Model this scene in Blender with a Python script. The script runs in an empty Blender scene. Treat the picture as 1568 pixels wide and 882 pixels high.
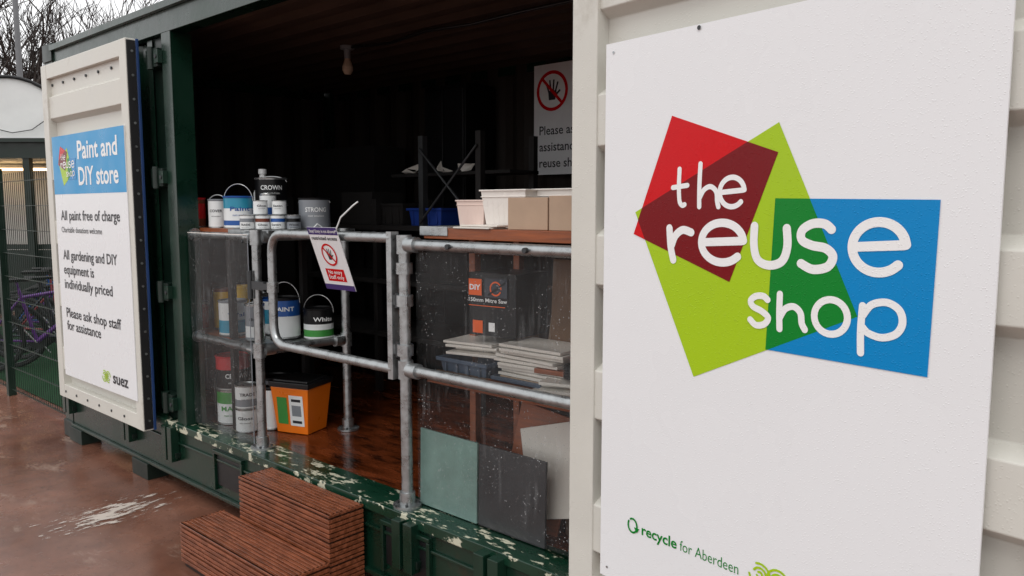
import bpy, math, random
from mathutils import Vector, Matrix
R=random.Random(7)
def lin(r,g,b,k=1.0):
    def f(c):
        c/=255.0
        return (c/12.92 if c<=0.04045 else ((c+0.055)/1.055)**2.4)*k
    return (f(r),f(g),f(b),1.0)
sc=bpy.context.scene
# ------------------------------------------------------------------ materials
def newmat(name):
    m=bpy.data.materials.new(name); m.use_nodes=True
    nt=m.node_tree; nt.nodes.clear()
    return m,nt,nt.nodes,nt.links
def noise(nt,vec,scale,detail=4,rough=.55):
    n=nt.nodes.new('ShaderNodeTexNoise'); n.inputs['Scale'].default_value=scale
    n.inputs['Detail'].default_value=detail; n.inputs['Roughness'].default_value=rough
    nt.links.new(vec,n.inputs['Vector']); return n.outputs['Fac']
def maprange(nt,v,a,b,c,d):
    n=nt.nodes.new('ShaderNodeMapRange'); n.inputs[1].default_value=a;n.inputs[2].default_value=b
    n.inputs[3].default_value=c;n.inputs[4].default_value=d
    nt.links.new(v,n.inputs[0]); return n.outputs[0]
def mixc(nt,f,a,b):
    n=nt.nodes.new('ShaderNodeMix'); n.data_type='RGBA'
    if hasattr(f,'is_linked'): nt.links.new(f,n.inputs[0])
    else: n.inputs[0].default_value=f
    for s,i in ((a,6),(b,7)):
        if hasattr(s,'is_linked'): nt.links.new(s,n.inputs[i])
        else: n.inputs[i].default_value=s
    return n.outputs[2]
def mathn(nt,op,a,b=0.0):
    n=nt.nodes.new('ShaderNodeMath'); n.operation=op
    for s,i in ((a,0),(b,1)):
        if hasattr(s,'is_linked'): nt.links.new(s,n.inputs[i])
        else: n.inputs[i].default_value=s
    return n.outputs[0]
def coords(nt,stretch=(1,1,1)):
    tc=nt.nodes.new('ShaderNodeTexCoord'); mp=nt.nodes.new('ShaderNodeMapping')
    mp.inputs['Scale'].default_value=stretch
    nt.links.new(tc.outputs['Object'],mp.inputs['Vector']); return mp.outputs['Vector']
def pmat(name,col,rough=.5,metal=0,var=.12,scale=6,bump=.0,bscale=60,stretch=(1,1,1),dirt=None,dthr=(.55,.75),dscale=3,
         drops=False,trans=0,rvar=.1,spec=.5,emit=None,coat=0,dstr=.5):
    m,nt,N,L=newmat(name)
    o=N.new('ShaderNodeOutputMaterial'); p=N.new('ShaderNodeBsdfPrincipled'); L.new(p.outputs[0],o.inputs[0])
    v=coords(nt,stretch)
    n1=noise(nt,v,scale,4)
    f=maprange(nt,n1,.3,.7,0,1)
    c=mixc(nt,f,tuple(x*(1-var) for x in col[:3])+(1,),tuple(min(1,x*(1+var)) for x in col[:3])+(1,))
    if dirt:
        nd=noise(nt,v,dscale,8,.65); fd=maprange(nt,nd,dthr[0],dthr[1],0,1)
        c=mixc(nt,fd,c,dirt)
    L.new(c,p.inputs['Base Color'])
    r=maprange(nt,n1,.3,.7,max(.02,rough-rvar),min(1,rough+rvar)); L.new(r,p.inputs['Roughness'])
    p.inputs['Metallic'].default_value=metal
    p.inputs['Specular IOR Level'].default_value=spec
    if trans: p.inputs['Transmission Weight'].default_value=trans
    if coat: p.inputs['Coat Weight'].default_value=coat; p.inputs['Coat Roughness'].default_value=.12
    if emit:
        p.inputs['Emission Color'].default_value=emit[0]; p.inputs['Emission Strength'].default_value=emit[1]
    h=None
    if bump:
        h=mathn(nt,'MULTIPLY',noise(nt,v,bscale,4),bump)
    if drops:
        tc=coords(nt)
        vo=N.new('ShaderNodeTexVoronoi'); vo.inputs['Scale'].default_value=drops; L.new(tc,vo.inputs['Vector'])
        d=maprange(nt,vo.outputs['Distance'],.05,.4,1,0)
        ms=maprange(nt,noise(nt,tc,drops*.5,2),.46,.58,0,1)
        dd=mathn(nt,'MULTIPLY',mathn(nt,'MULTIPLY',d,ms),dstr)
        h=mathn(nt,'ADD',h,dd) if h is not None else dd
    if h is not None:
        b=N.new('ShaderNodeBump'); b.inputs['Strength'].default_value=.5; b.inputs['Distance'].default_value=.002 if drops else .004
        L.new(h,b.inputs['Height']); L.new(b.outputs[0],p.inputs['Normal'])
    return m
M={}
M['white']=pmat('painted_white_steel',lin(210,208,200),.4,var=.05,scale=3,bump=.3,bscale=40,dirt=lin(150,140,122),dthr=(.6,.8),dscale=2.2,drops=130,spec=.4)
sg=dict(drops=190,spec=.24)
M['sign']=pmat('sign_white',lin(234,235,237),.28,var=.012,scale=2,**sg)
sg['dstr']=.75
M['s_red']=pmat('sign_red',lin(206,0,14),.26,var=.02,**sg)
M['s_dred']=pmat('sign_dark_red',lin(118,0,10),.26,var=.02,**sg)
M['s_green']=pmat('sign_lime',lin(166,200,30),.26,var=.02,**sg)
M['s_dgreen']=pmat('sign_green',lin(0,128,40),.26,var=.02,**sg)
M['s_blue']=pmat('sign_blue',lin(0,132,198),.26,var=.02,**sg)
M['s_lblue']=pmat('sign_light_blue',lin(50,152,208),.35,var=.02,spec=.3)
M['s_white']=pmat('sign_lettering_white',lin(240,240,240),.28,var=.01,**sg)
M['ink']=pmat('sign_ink',lin(30,30,38),.4,var=.05)
M['s_purple']=pmat('sign_purple',lin(58,40,110),.35,var=.05)
M['green']=pmat('green_steel',lin(12,42,30),.3,var=.25,scale=4,bump=.5,bscale=25,dirt=lin(48,40,26),dthr=(.6,.8),dscale=6,coat=.2)
M['dgreen']=pmat('dark_green_steel',lin(9,28,21),.4,var=.25,scale=4,bump=.4,bscale=25)
M['sill']=pmat('peeling_green_sill',lin(14,50,35),.3,var=.2,dirt=lin(196,194,172),dthr=(.56,.59),dscale=13,stretch=(.8,2.2,1),coat=.25)
M['rubber']=pmat('black_rubber',lin(20,20,22),.6)
M['bluee']=pmat('blue_edge',lin(28,60,110),.5)
M['galv']=pmat('galvanised_steel',lin(168,171,172),.34,metal=.88,var=.22,scale=26,bump=.35,bscale=90,rvar=.14)
M['iron']=pmat('dull_iron',lin(70,72,74),.5,metal=.6,var=.2)
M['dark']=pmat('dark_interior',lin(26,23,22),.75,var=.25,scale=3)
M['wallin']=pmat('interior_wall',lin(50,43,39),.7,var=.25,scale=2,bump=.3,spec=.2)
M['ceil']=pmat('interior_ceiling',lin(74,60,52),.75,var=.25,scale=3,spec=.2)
M['black']=pmat('black_plastic',lin(20,20,22),.4)
M['ply']=pmat('wet_plywood_floor',lin(98,46,22),.2,var=.45,scale=3,stretch=(1,4,1),bump=.6,bscale=20,dirt=lin(24,12,8),dthr=(.48,.66),dscale=5,rvar=.14)
M['wood']=pmat('counter_wood',lin(140,74,40),.4,var=.3,scale=5,stretch=(1,14,14),bump=.4,bscale=30)
M['deck']=pmat('wet_decking',lin(124,70,46),.26,var=.38,scale=3,stretch=(3,14,14),bump=.25,bscale=30,rvar=.1)
M['deckd']=pmat('decking_groove',lin(34,18,12),.6,var=.3)
M['card']=pmat('cardboard',lin(176,150,128),.8,var=.08,scale=9)
M['card2']=pmat('brown_card',lin(112,86,66),.85,var=.2)
M['tile']=pmat('ceramic_tile_white',lin(218,211,202),.35,var=.06)
M['teal']=pmat('teal_glazed_tile',lin(128,158,150),.2,var=.15,scale=9)
M['grey']=pmat('grey_tile',lin(60,60,62),.35,var=.15,scale=12)
M['tub']=pmat('translucent_tub',lin(228,222,216),.3,var=.04)
M['pinktub']=pmat('pale_tub',lin(222,200,190),.35,var=.04)
M['bluebox']=pmat('blue_grey_plastic',lin(70,84,102),.4,var=.15)
M['bluecrate']=pmat('blue_crate',lin(30,60,140),.4)
M['orange']=pmat('orange_plastic',lin(236,118,18),.35,var=.06)
M['dkorange']=pmat('orange_print',lin(235,95,20),.5,var=.03)
M['tin']=pmat('tinplate',lin(176,178,178),.3,metal=.85,var=.12)
M['cwhite']=pmat('can_white',lin(226,228,228),.35,var=.04)
M['cgrey']=pmat('can_grey',lin(128,132,138),.35,var=.05)
M['cblack']=pmat('can_black',lin(16,16,18),.4,spec=.3)
M['cblue']=pmat('can_blue',lin(30,80,150),.35)
M['cteal']=pmat('can_teal',lin(40,140,170),.35)
M['cgreen']=pmat('can_green',lin(60,140,60),.35)
M['cred']=pmat('can_red',lin(185,30,35),.35)
M['cyellow']=pmat('can_yellow',lin(200,160,40),.35)
M['brown']=pmat('can_brown',lin(110,52,32),.45)
M['bark']=pmat('bark',lin(48,40,36),.9,var=.3,scale=8)
M['fence']=pmat('fence_green',lin(14,38,28),.45)
M['canvas']=pmat('white_canvas',lin(228,228,226),.7,var=.08,scale=1.5,bump=3,bscale=2.5)
M['shedwall']=pmat('shed_wall',lin(150,100,60),.8,var=.3,scale=3,stretch=(6,6,1))
M['lampe']=pmat('lit_lamp',(1,.75,.45,1),.5,emit=((1,.66,.32,1),7))
M['turf']=pmat('artificial_turf',lin(26,62,36),.9,var=.3,scale=60,bump=1,bscale=120,spec=.2)
M['tyre']=pmat('tyre',lin(20,20,22),.7)
M['purple']=pmat('bike_purple',lin(88,40,120),.3)
M['bred']=pmat('bike_red',lin(120,30,40),.3)
M['bgrey']=pmat('bike_grey',lin(60,64,72),.3,metal=.4)
M['pole']=pmat('pole_grey',lin(110,112,115),.5)
def ground_mat():
    m,nt,N,L=newmat('wet_red_concrete'); o=N.new('ShaderNodeOutputMaterial'); p=N.new('ShaderNodeBsdfPrincipled'); L.new(p.outputs[0],o.inputs[0])
    v=coords(nt); n1=noise(nt,v,.9,6,.6); n2=noise(nt,v,7,8,.7); n3=noise(nt,v,90,3)
    c=mixc(nt,maprange(nt,n1,.35,.65,0,1),lin(100,64,50),lin(142,98,80))
    c=mixc(nt,maprange(nt,n2,.35,.75,0,.6),c,lin(80,54,45))
    c=mixc(nt,maprange(nt,noise(nt,coords(nt,(1,2.2,1)),1.6,8,.7),.58,.68,0,.55),c,lin(172,150,134))
    c=mixc(nt,maprange(nt,noise(nt,v,45,2,.5),.62,.7,0,.35),c,lin(60,44,38))
    L.new(c,p.inputs['Base Color'])
    r=mathn(nt,'ADD',maprange(nt,n1,.38,.6,.06,.26),maprange(nt,n2,.3,.7,0,.12)); L.new(r,p.inputs['Roughness'])
    b=N.new('ShaderNodeBump'); b.inputs['Strength'].default_value=.25; b.inputs['Distance'].default_value=.01
    hh=mathn(nt,'ADD',mathn(nt,'MULTIPLY',n2,.6),mathn(nt,'MULTIPLY',n3,.18)); L.new(hh,b.inputs['Height']); L.new(b.outputs[0],p.inputs['Normal'])
    return m
M['ground']=ground_mat()
def perspex():
    m,nt,N,L=newmat('wet_clear_polycarbonate'); o=N.new('ShaderNodeOutputMaterial')
    tr=N.new('ShaderNodeBsdfTransparent'); tr.inputs[0].default_value=(.95,.96,.96,1)
    gl=N.new('ShaderNodeBsdfGlossy'); gl.inputs['Roughness'].default_value=.03
    df=N.new('ShaderNodeBsdfDiffuse'); df.inputs[0].default_value=(.62,.63,.64,1)
    fr=N.new('ShaderNodeFresnel'); fr.inputs[0].default_value=1.22
    v=coords(nt)
    vo=N.new('ShaderNodeTexVoronoi'); vo.inputs['Scale'].default_value=95; L.new(v,vo.inputs['Vector'])
    d=maprange(nt,vo.outputs['Distance'],.12,.26,1,0)
    msk=maprange(nt,noise(nt,v,7,4),.44,.58,.08,1)
    m2=maprange(nt,noise(nt,v,60,1),.48,.54,0,1)
    st=coords(nt,(1,1,.1)); s=maprange(nt,noise(nt,st,34,3),.56,.72,0,1)
    sm=maprange(nt,noise(nt,v,3,2),.42,.6,0,1)
    hz=maprange(nt,noise(nt,coords(nt,(1,1,.5)),2.2,3),.38,.72,.008,.07)
    f=mathn(nt,'ADD',mathn(nt,'MULTIPLY',mathn(nt,'MULTIPLY',mathn(nt,'MULTIPLY',d,m2),msk),.6),mathn(nt,'MULTIPLY',mathn(nt,'MULTIPLY',s,sm),.12))
    f=mathn(nt,'ADD',f,hz)
    a=N.new('ShaderNodeMixShader'); L.new(fr.outputs[0],a.inputs[0]); L.new(tr.outputs[0],a.inputs[1]); L.new(gl.outputs[0],a.inputs[2])
    b=N.new('ShaderNodeMixShader'); L.new(f,b.inputs[0]); L.new(a.outputs[0],b.inputs[1]); L.new(df.outputs[0],b.inputs[2]); L.new(b.outputs[0],o.inputs[0])
    return m
M['perspex']=perspex()
def spill():
    m,nt,N,L=newmat('spilt_white_paint'); o=N.new('ShaderNodeOutputMaterial')
    tr=N.new('ShaderNodeBsdfTransparent'); df=N.new('ShaderNodeBsdfPrincipled'); df.inputs['Base Color'].default_value=lin(212,200,190); df.inputs['Roughness'].default_value=.4
    v=coords(nt,(3.2,1,1)); n=noise(nt,v,7,9,.7)
    tc=N.new('ShaderNodeTexCoord'); sp=N.new('ShaderNodeVectorMath'); sp.operation='MULTIPLY'; sp.inputs[1].default_value=(5.2,2.6,0); L.new(tc.outputs['Object'],sp.inputs[0])
    ln=N.new('ShaderNodeVectorMath'); ln.operation='LENGTH'; L.new(sp.outputs[0],ln.inputs[0])
    f=mathn(nt,'SUBTRACT',n,mathn(nt,'MULTIPLY',ln.outputs['Value'],.16))
    f=maprange(nt,f,.42,.47,0,.85)
    b=N.new('ShaderNodeMixShader'); L.new(f,b.inputs[0]); L.new(tr.outputs[0],b.inputs[1]); L.new(df.outputs[0],b.inputs[2]); L.new(b.outputs[0],o.inputs[0])
    return m
M['spill']=spill()
# ------------------------------------------------------------------ mesh builder
_tc={}
def text_geo(body,bold):
    k=(body,bold)
    if k in _tc: return _tc[k]
    cu=bpy.data.curves.new('t','FONT'); cu.body=body; cu.size=1; cu.offset=bold; cu.resolution_u=3
    ob=bpy.data.objects.new('t',cu); sc.collection.objects.link(ob)
    dg=bpy.context.evaluated_depsgraph_get(); dg.update()
    me=bpy.data.meshes.new_from_object(ob.evaluated_get(dg))
    vs=[v.co.copy() for v in me.vertices]; fs=[tuple(p.vertices) for p in me.polygons]
    bpy.data.objects.remove(ob); bpy.data.meshes.remove(me); bpy.data.curves.remove(cu)
    _tc[k]=(vs,fs); return vs,fs
class MB:
    def __init__(s,M0=None):
        s.v=[];s.f=[];s.mi=[];s.sm=[];s.mats=[];s.M=M0 or Matrix.Identity(4); s.zc=0
    def add(s,vs,fs,mat,smooth=False):
        if mat not in s.mats: s.mats.append(mat)
        k=s.mats.index(mat); n=len(s.v)
        s.v+= [s.M@Vector(p) for p in vs]
        for f in fs: s.f.append(tuple(i+n for i in f)); s.mi.append(k); s.sm.append(smooth)
    def box(s,a,b,mat,rot=None):
        x0,y0,z0=a;x1,y1,z1=b
        vs=[(x0,y0,z0),(x1,y0,z0),(x1,y1,z0),(x0,y1,z0),(x0,y0,z1),(x1,y0,z1),(x1,y1,z1),(x0,y1,z1)]
        if rot:
            c=Vector(((x0+x1)/2,(y0+y1)/2,(z0+z1)/2)); vs=[c+rot@(Vector(p)-c) for p in vs]
        s.add(vs,[(0,3,2,1),(4,5,6,7),(0,1,5,4),(1,2,6,5),(2,3,7,6),(3,0,4,7)],mat)
    def taper(s,cx,cy,z0,z1,w0,d0,w1,d1,mat,rz=0,open_top=False):
        c,q=math.cos(rz),math.sin(rz); vs=[]
        for (w,d,z) in ((w0,d0,z0),(w1,d1,z1)):
            for x,y in ((-w/2,-d/2),(w/2,-d/2),(w/2,d/2),(-w/2,d/2)): vs.append((cx+x*c-y*q,cy+x*q+y*c,z))
        fs=[(0,3,2,1),(0,1,5,4),(1,2,6,5),(2,3,7,6),(3,0,4,7)]
        if not open_top: fs.append((4,5,6,7))
        s.add(vs,fs,mat)
    def tube(s,pts,r,mat,seg=12,closed=False,cap=True):
        P=[Vector(p) for p in pts]; n=len(P); rs=r if isinstance(r,(list,tuple)) else [r]*n
        vs=[];fs=[];up=None
        for i in range(n):
            if closed: t=(P[(i+1)%n]-P[i-1]).normalized()
            else: t=(P[min(i+1,n-1)]-P[max(i-1,0)]).normalized()
            if up is None:
                up=Vector((0,0,1)) if abs(t.z)<.9 else Vector((1,0,0))
            a=t.cross(up)
            if a.length<1e-6: a=t.orthogonal()
            a.normalize(); b=a.cross(t).normalized(); up=b
            for k in range(seg):
                an=2*math.pi*k/seg; vs.append(P[i]+(a*math.cos(an)+b*math.sin(an))*rs[i])
        for i in range(n if closed else n-1):
            j=(i+1)%n
            for k in range(seg):
                k2=(k+1)%seg; fs.append((i*seg+k,i*seg+k2,j*seg+k2,j*seg+k))
        s.add(vs,fs,mat,True)
        if cap and not closed:
            s.add(vs[:seg],[tuple(range(seg))],mat); s.add(vs[-seg:],[tuple(reversed(range(seg)))],mat)
    def lathe(s,cx,cy,prof,seg=28):
        for i in range(1,len(prof)):
            r0,z0,_=prof[i-1]; r1,z1,mt=prof[i]; vs=[]
            for k in range(seg):
                a=2*math.pi*k/seg; vs.append((cx+r0*math.cos(a),cy+r0*math.sin(a),z0))
            for k in range(seg):
                a=2*math.pi*k/seg; vs.append((cx+r1*math.cos(a),cy+r1*math.sin(a),z1))
            s.add(vs,[(k,(k+1)%seg,seg+(k+1)%seg,seg+k) for k in range(seg)],mt,True)
    def poly(s,pts,z,mat):
        s.add([(p[0],p[1],z) for p in pts],[tuple(range(len(pts)))],mat)
    def disc(s,cx,cy,r,z,mat,n=28,r_in=0,ry=None):
        ry=ry or r
        if r_in:
            vs=[(cx+q*math.cos(2*math.pi*k/n),cy+q*math.sin(2*math.pi*k/n),z) for q in (r_in,r) for k in range(n)]
            s.add(vs,[(k,n+k,n+(k+1)%n,(k+1)%n) for k in range(n)],mat)
        else: s.poly([(cx+r*math.cos(2*math.pi*k/n),cy+ry*math.sin(2*math.pi*k/n)) for k in range(n)],z,mat)
    def ribbon(s,pts,w,mat,z,smooth=True,sub=7):
        P=[Vector((p[0],p[1])) for p in pts]
        if smooth and len(P)>2:
            Q=[]
            for i in range(len(P)-1):
                p0=P[max(i-1,0)];p1=P[i];p2=P[i+1];p3=P[min(i+2,len(P)-1)]
                for k in range(sub):
                    t=k/sub; Q.append(.5*((2*p1)+(p2-p0)*t+(2*p0-5*p1+4*p2-p3)*t*t+(3*p1-p0-3*p2+p3)*t**3))
            Q.append(P[-1]); P=Q
        s.zc+=1; z=z+(s.zc%40)*.00003
        vs=[];n=len(P);h=w/2
        for i in range(n):
            t=(P[min(i+1,n-1)]-P[max(i-1,0)]).normalized(); nn=Vector((-t.y,t.x))
            vs+=[(P[i].x+nn.x*h,P[i].y+nn.y*h,z),(P[i].x-nn.x*h,P[i].y-nn.y*h,z)]
        s.add(vs,[(2*i+1,2*i+3,2*i+2,2*i) for i in range(n-1)],mat)
        for (c,t) in ((P[0],(P[0]-P[1]).normalized()),(P[-1],(P[-1]-P[-2]).normalized())):
            a0=math.atan2(t.y,t.x)-math.pi/2
            s.poly([(c.x+h*math.cos(a0+math.pi*k/8),c.y+h*math.sin(a0+math.pi*k/8)) for k in range(9)],z,mat)
    def text(s,body,x,y,h,mat,z=0,w=None,bold=.01,align='L',fn=None):
        vs,fs=text_geo(body,bold)
        x0=min(v.x for v in vs);x1=max(v.x for v in vs)
        sx=(w/(x1-x0)) if w else h; W=(x1-x0)*sx
        ox={'L':0,'R':-W,'C':-W/2}[align]
        out=[((v.x-x0)*sx+x+ox,v.y*h+y,z) for v in vs]
        if fn: out=[fn(p) for p in out]
        s.add(out,fs,mat)
    def build(s,name,bevel=0,parent=None):
        if not s.v: return None
        xs=[v.x for v in s.v];ys=[v.y for v in s.v];zs=[v.z for v in s.v]
        c=Vector(((min(xs)+max(xs))/2,(min(ys)+max(ys))/2,min(zs)))
        me=bpy.data.meshes.new(name); me.from_pydata([tuple(v-c) for v in s.v],[],s.f)
        for m in s.mats: me.materials.append(M[m])
        me.polygons.foreach_set('material_index',s.mi); me.polygons.foreach_set('use_smooth',s.sm); me.update()
        ob=bpy.data.objects.new(name,me); ob.location=c; sc.collection.objects.link(ob)
        if bevel:
            b=ob.modifiers.new('bevel','BEVEL'); b.width=bevel; b.segments=2; b.limit_method='ANGLE'; b.angle_limit=.9
        if parent: ob.parent=parent
        return ob
def empty(name,loc=(0,0,0)):
    e=bpy.data.objects.new(name,None); sc.collection.objects.link(e); return e
def fillet(pts,rad,n=6):
    P=[Vector(p) for p in pts]; out=[P[0]]
    for i in range(1,len(P)-1):
        a=(P[i-1]-P[i]).normalized();b=(P[i+1]-P[i]).normalized()
        p0=P[i]+a*rad;p1=P[i]+b*rad
        for k in range(n+1):
            t=k/n; out.append((1-t)**2*p0+2*t*(1-t)*P[i]+t*t*p1)
    out.append(P[-1]); return out
def frame(origin,xdir,ydir=(0,0,1)):
    x=Vector(xdir).normalized(); y=Vector(ydir).normalized(); z=x.cross(y).normalized()
    m=Matrix.Identity(4)
    for i in range(3): m[i][0]=x[i];m[i][1]=y[i];m[i][2]=z[i];m[i][3]=origin[i]
    return m
CZ=1.635; SILL=.42
# ------------------------------------------------------------------ world
w=bpy.data.worlds.new('World'); sc.world=w; w.use_nodes=True; nt=w.node_tree
bg=nt.nodes['Background']; sky=nt.nodes.new('ShaderNodeTexSky'); sky.sky_type='NISHITA'; sky.sun_disc=False
sky.sun_elevation=math.radians(48); sky.sun_rotation=math.radians(200)
mx=nt.nodes.new('ShaderNodeMix'); mx.data_type='RGBA'; mx.inputs[0].default_value=.92
nt.links.new(sky.outputs[0],mx.inputs[6]); mx.inputs[7].default_value=(12.8,12.8,12.8,1)
nt.links.new(mx.outputs[2],bg.inputs[0]); bg.inputs[1].default_value=.1
sd=bpy.data.lights.new('sun','SUN'); sd.energy=.9; sd.angle=math.radians(25); sd.color=(1,.97,.93)
so=bpy.data.objects.new('sun',sd); sc.collection.objects.link(so)
so.rotation_euler=Vector((-.25,.5,-.83)).to_track_quat('-Z','Y').to_euler()
# ------------------------------------------------------------------ ground
g=MB(); g.add([(-250,-250,0),(250,-250,0),(250,250,0),(-250,250,0)],[(0,1,2,3)],'ground'); g.build('ground')
g=MB(); g.add([(-12.5,.25,.006),(-6.4,.25,.006),(-6.4,5,.006),(-12.5,5,.006)],[(0,1,2,3)],'turf'); g.build('artificial_grass')
g=MB(); g.add([(-4.62,-.75,.004),(-4.0,-.75,.004),(-4.0,.0,.004),(-4.62,.0,.004)],[(0,1,2,3)],'spill'); g.build('paint_spill')
# ------------------------------------------------------------------ container
def corr(mb,p0,udir,wdir,ndir,ulen,wlen,mat,pitch=.28,dep=.036):
    p0=Vector(p0);u=Vector(udir);wv=Vector(wdir);n=Vector(ndir); prof=[];t=0
    while t<ulen:
        for a,d in ((0,0),(.07/.28,0),(.14/.28,1),(.21/.28,1)):
            q=t+a*pitch
            if q<=ulen: prof.append((q,d*dep))
        t+=pitch
    prof.append((ulen,0))
    vs=[]
    for q,d in prof:
        vs+= [p0+u*q+n*d, p0+u*q+n*d+wv*wlen]
    mb.add(vs,[(2*i,2*i+1,2*i+3,2*i+2) for i in range(len(prof)-1)],mat)
X0,X1,YB,TOP=-6.1,-.1,2.4,2.75
cont=empty('shipping_container')
c=MB()
for x in (X0,X1-.14):
    for y in (0.0,YB-.14): c.box((x,y,.0),(x+.14,y+.14,TOP),'green')
for x in (X0-.01,X1-.16):
    for z in (.002,TOP-.11): c.box((x,-.012,z),(x+.17,.16,z+.118),'dgreen')
c.box((X0+.16,.002,2.585),(X1-.16,.09,TOP-.004),'green')
c.box((X0+.16,-.025,2.70),(X1-.16,.0,TOP-.012),'green')
c.box((X0+.16,YB-.09,2.6),(X1-.16,YB,TOP-.004),'green')
c.box((X0+.002,.16,2.6),(X0+.08,YB-.16,TOP-.004),'green')
c.box((X0+.16,.0,.12),(X1-.16,.035,.375),'green')
c.box((X0+.16,-.02,.10),(X1-.16,.12,.119),'green')
c.box((X0+.16,-.012,.300),(X1-.16,-.001,.312),'green')
for x in (-3.86,-2.45+.0):
    c.box((x,-.006,.17),(x+.26,-.0015,.33),'black')
    for q in (x-.02,x+.262): c.box((q,-.02,.14),(q+.018,.0,.34),'green')
    c.box((x-.02,-.022,.342),(x+.28,0,.36),'green')
for x in (-6.0,-5.0,-4.42,-2.36,-1.9):
    c.box((x,-.05,.20),(x+.05,-.002,.40),'green'); c.box((x+.07,-.05,.20),(x+.12,-.002,.40),'green')
    c.box((x-.01,-.03,.22),(x+.13,-.0,.25),'dgreen')
for x in (-5.95,-4.9): c.box((x,-.03,.0),(x+.22,.1,.1),'dgreen')
c.box((-4.31,.0,SILL),(-4.205,.12,2.584),'green'); c.box((-1.5,.0,SILL),(-1.40,.12,2.584),'green')
c.box((-4.50,.04,SILL),(-4.312,.07,2.584),'dgreen')
corr(c,(-5.95,.03,SILL),(1,0,0),(0,0,1),(0,1,0),1.46,2.16,'green')
corr(c,(-1.4,.03,SILL),(1,0,0),(0,0,1),(0,1,0),1.15,2.16,'white')
for z in (.53,1.17,1.81,2.46):
    c.tube([(-4.40,-.02,z-.06),(-4.40,-.02,z+.06)],.02,'dgreen'); c.box((-4.47,-.018,z-.05),(-4.33,.039,z+.05),'dgreen')
    c.box((-4.345,-.03,z-.035),(-4.30,.0,z+.035),'green'); c.tube([(-4.32,-.035,z),(-4.32,-.02,z)],.012,'iron',6)
c.build('frame',.004,cont)
s_=MB(); s_.box((X0+.16,-.015,.376),(X1-.16,.15,SILL),'sill'); s_.build('sill',.004,cont)
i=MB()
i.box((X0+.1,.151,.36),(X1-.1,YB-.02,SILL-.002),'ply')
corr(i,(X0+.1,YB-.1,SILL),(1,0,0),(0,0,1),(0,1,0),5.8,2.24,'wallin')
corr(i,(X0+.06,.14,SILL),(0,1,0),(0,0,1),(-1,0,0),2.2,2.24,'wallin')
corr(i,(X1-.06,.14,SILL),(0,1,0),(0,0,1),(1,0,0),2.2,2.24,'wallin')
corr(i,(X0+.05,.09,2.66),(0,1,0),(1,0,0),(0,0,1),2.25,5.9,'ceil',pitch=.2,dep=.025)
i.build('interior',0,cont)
r_=MB(); r_.box((X0+.02,.02,2.70),(X1-.02,YB-.02,2.745),'green'); 
corr(r_,(X0,.14,.3),(0,1,0),(0,0,1),(-1,0,0),2.15,2.3,'green'); corr(r_,(X1,.14,.3),(0,1,0),(0,0,1),(1,0,0),2.15,2.3,'green')
corr(r_,(X0+.1,YB-.05,.3),(1,0,0),(0,0,1),(0,1,0),5.8,2.3,'green'); r_.build('outer_skin',0,cont)
def door(name,Mx,x0,x1,z0,z1,fw=.105,th=.07,gasket=None):
    d=MB(Mx); F=0
    d.box((x0,z0,-th),(x0+fw,z1,F),'white'); d.box((x1-fw,z0,-th),(x1,z1,F),'white')
    d.box((x0+fw,z1-.09,-th),(x1-fw,z1,-.002),'white'); d.box((x0+fw,z0,-th),(x1-fw,z0+.09,-.002),'white')
    prof=[(z0+.09,-.05)]
    for rc in (.63,1.06,1.48,1.90,2.33):
        h=.075 if rc<2.3 else .0
        if rc>2.3: prof+=[(2.20,-.05),(2.225,-.012)]; break
        prof+=[(rc-h-.028,-.05),(rc-h,-.006),(rc+h,-.006),(rc+h+.028,-.05)]
    prof+=[(2.36,-.012),(2.375,-.03),(z1-.09,-.03)]
    a,b=x0+fw,x1-fw; vs=[]
    for z,dd in prof: vs+=[(a,z,dd),(b,z,dd)]
    d.add(vs,[(2*k,2*k+1,2*k+3,2*k+2) for k in range(len(prof)-1)],'white')
    d.box((a,z0+.09,-th),(b,z1-.09,-th+.006),'white')
    k=x0+.12
    while k<x1-.1:
        for zz in (z1-.13,): d.tube([(k,zz,-.03),(k,zz,-.022)],.009,'iron',8)
        d.tube([(k,z0+.045,-.002),(k,z0+.045,.003)],.008,'iron',8)
        k+=.19
    if gasket:
        d.box((x1,z0+.01,-th+.01),(x1+.008,z1-.01,-.004),'rubber'); d.box((x1,z0,-th-.008),(x1+.011,z1,-th+.008),'bluee')
        k=z0+.06
        while k<z1: d.tube([(x1+.008,k,-th/2),(x1+.012,k,-th/2)],.007,'galv',8); k+=.13
    return d.build(name,.003,cont)
MR=frame((-1.342,-.05,0),(.989,-.148,0))
door('door_leaf',MR@Matrix.Translation((0,0,-.012)),-.154,1.25,.36,2.57)
ML=frame((0,-.12,0),(1,0,0))
door('door_leaf',ML,-5.82,-4.485,.36,2.57,th=.062,gasket=True,fw=.09)
# ------------------------------------------------------------------ logo
def clip(subj,cl):
    def inside(p,a,b): return (b[0]-a[0])*(p[1]-a[1])-(b[1]-a[1])*(p[0]-a[0])>=0
    def inter(p,q,a,b):
        x1,y1,x2,y2=*p,*q;x3,y3,x4,y4=*a,*b
        d=(x1-x2)*(y3-y4)-(y1-y2)*(x3-x4); t=((x1-x3)*(y3-y4)-(y1-y3)*(x3-x4))/d
        return (x1+t*(x2-x1),y1+t*(y2-y1))
    out=subj
    for k in range(len(cl)):
        a,b=cl[k],cl[(k+1)%len(cl)]; inp=out; out=[]
        for j in range(len(inp)):
            p,q=inp[j-1],inp[j]
            if inside(q,a,b):
                if not inside(p,a,b): out.append(inter(p,q,a,b))
                out.append(q)
            elif inside(p,a,b): out.append(inter(p,q,a,b))
    return out
red=[(.247,.251),(.117,-.071),(.443,-.186),(.570,.136)]
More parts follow.
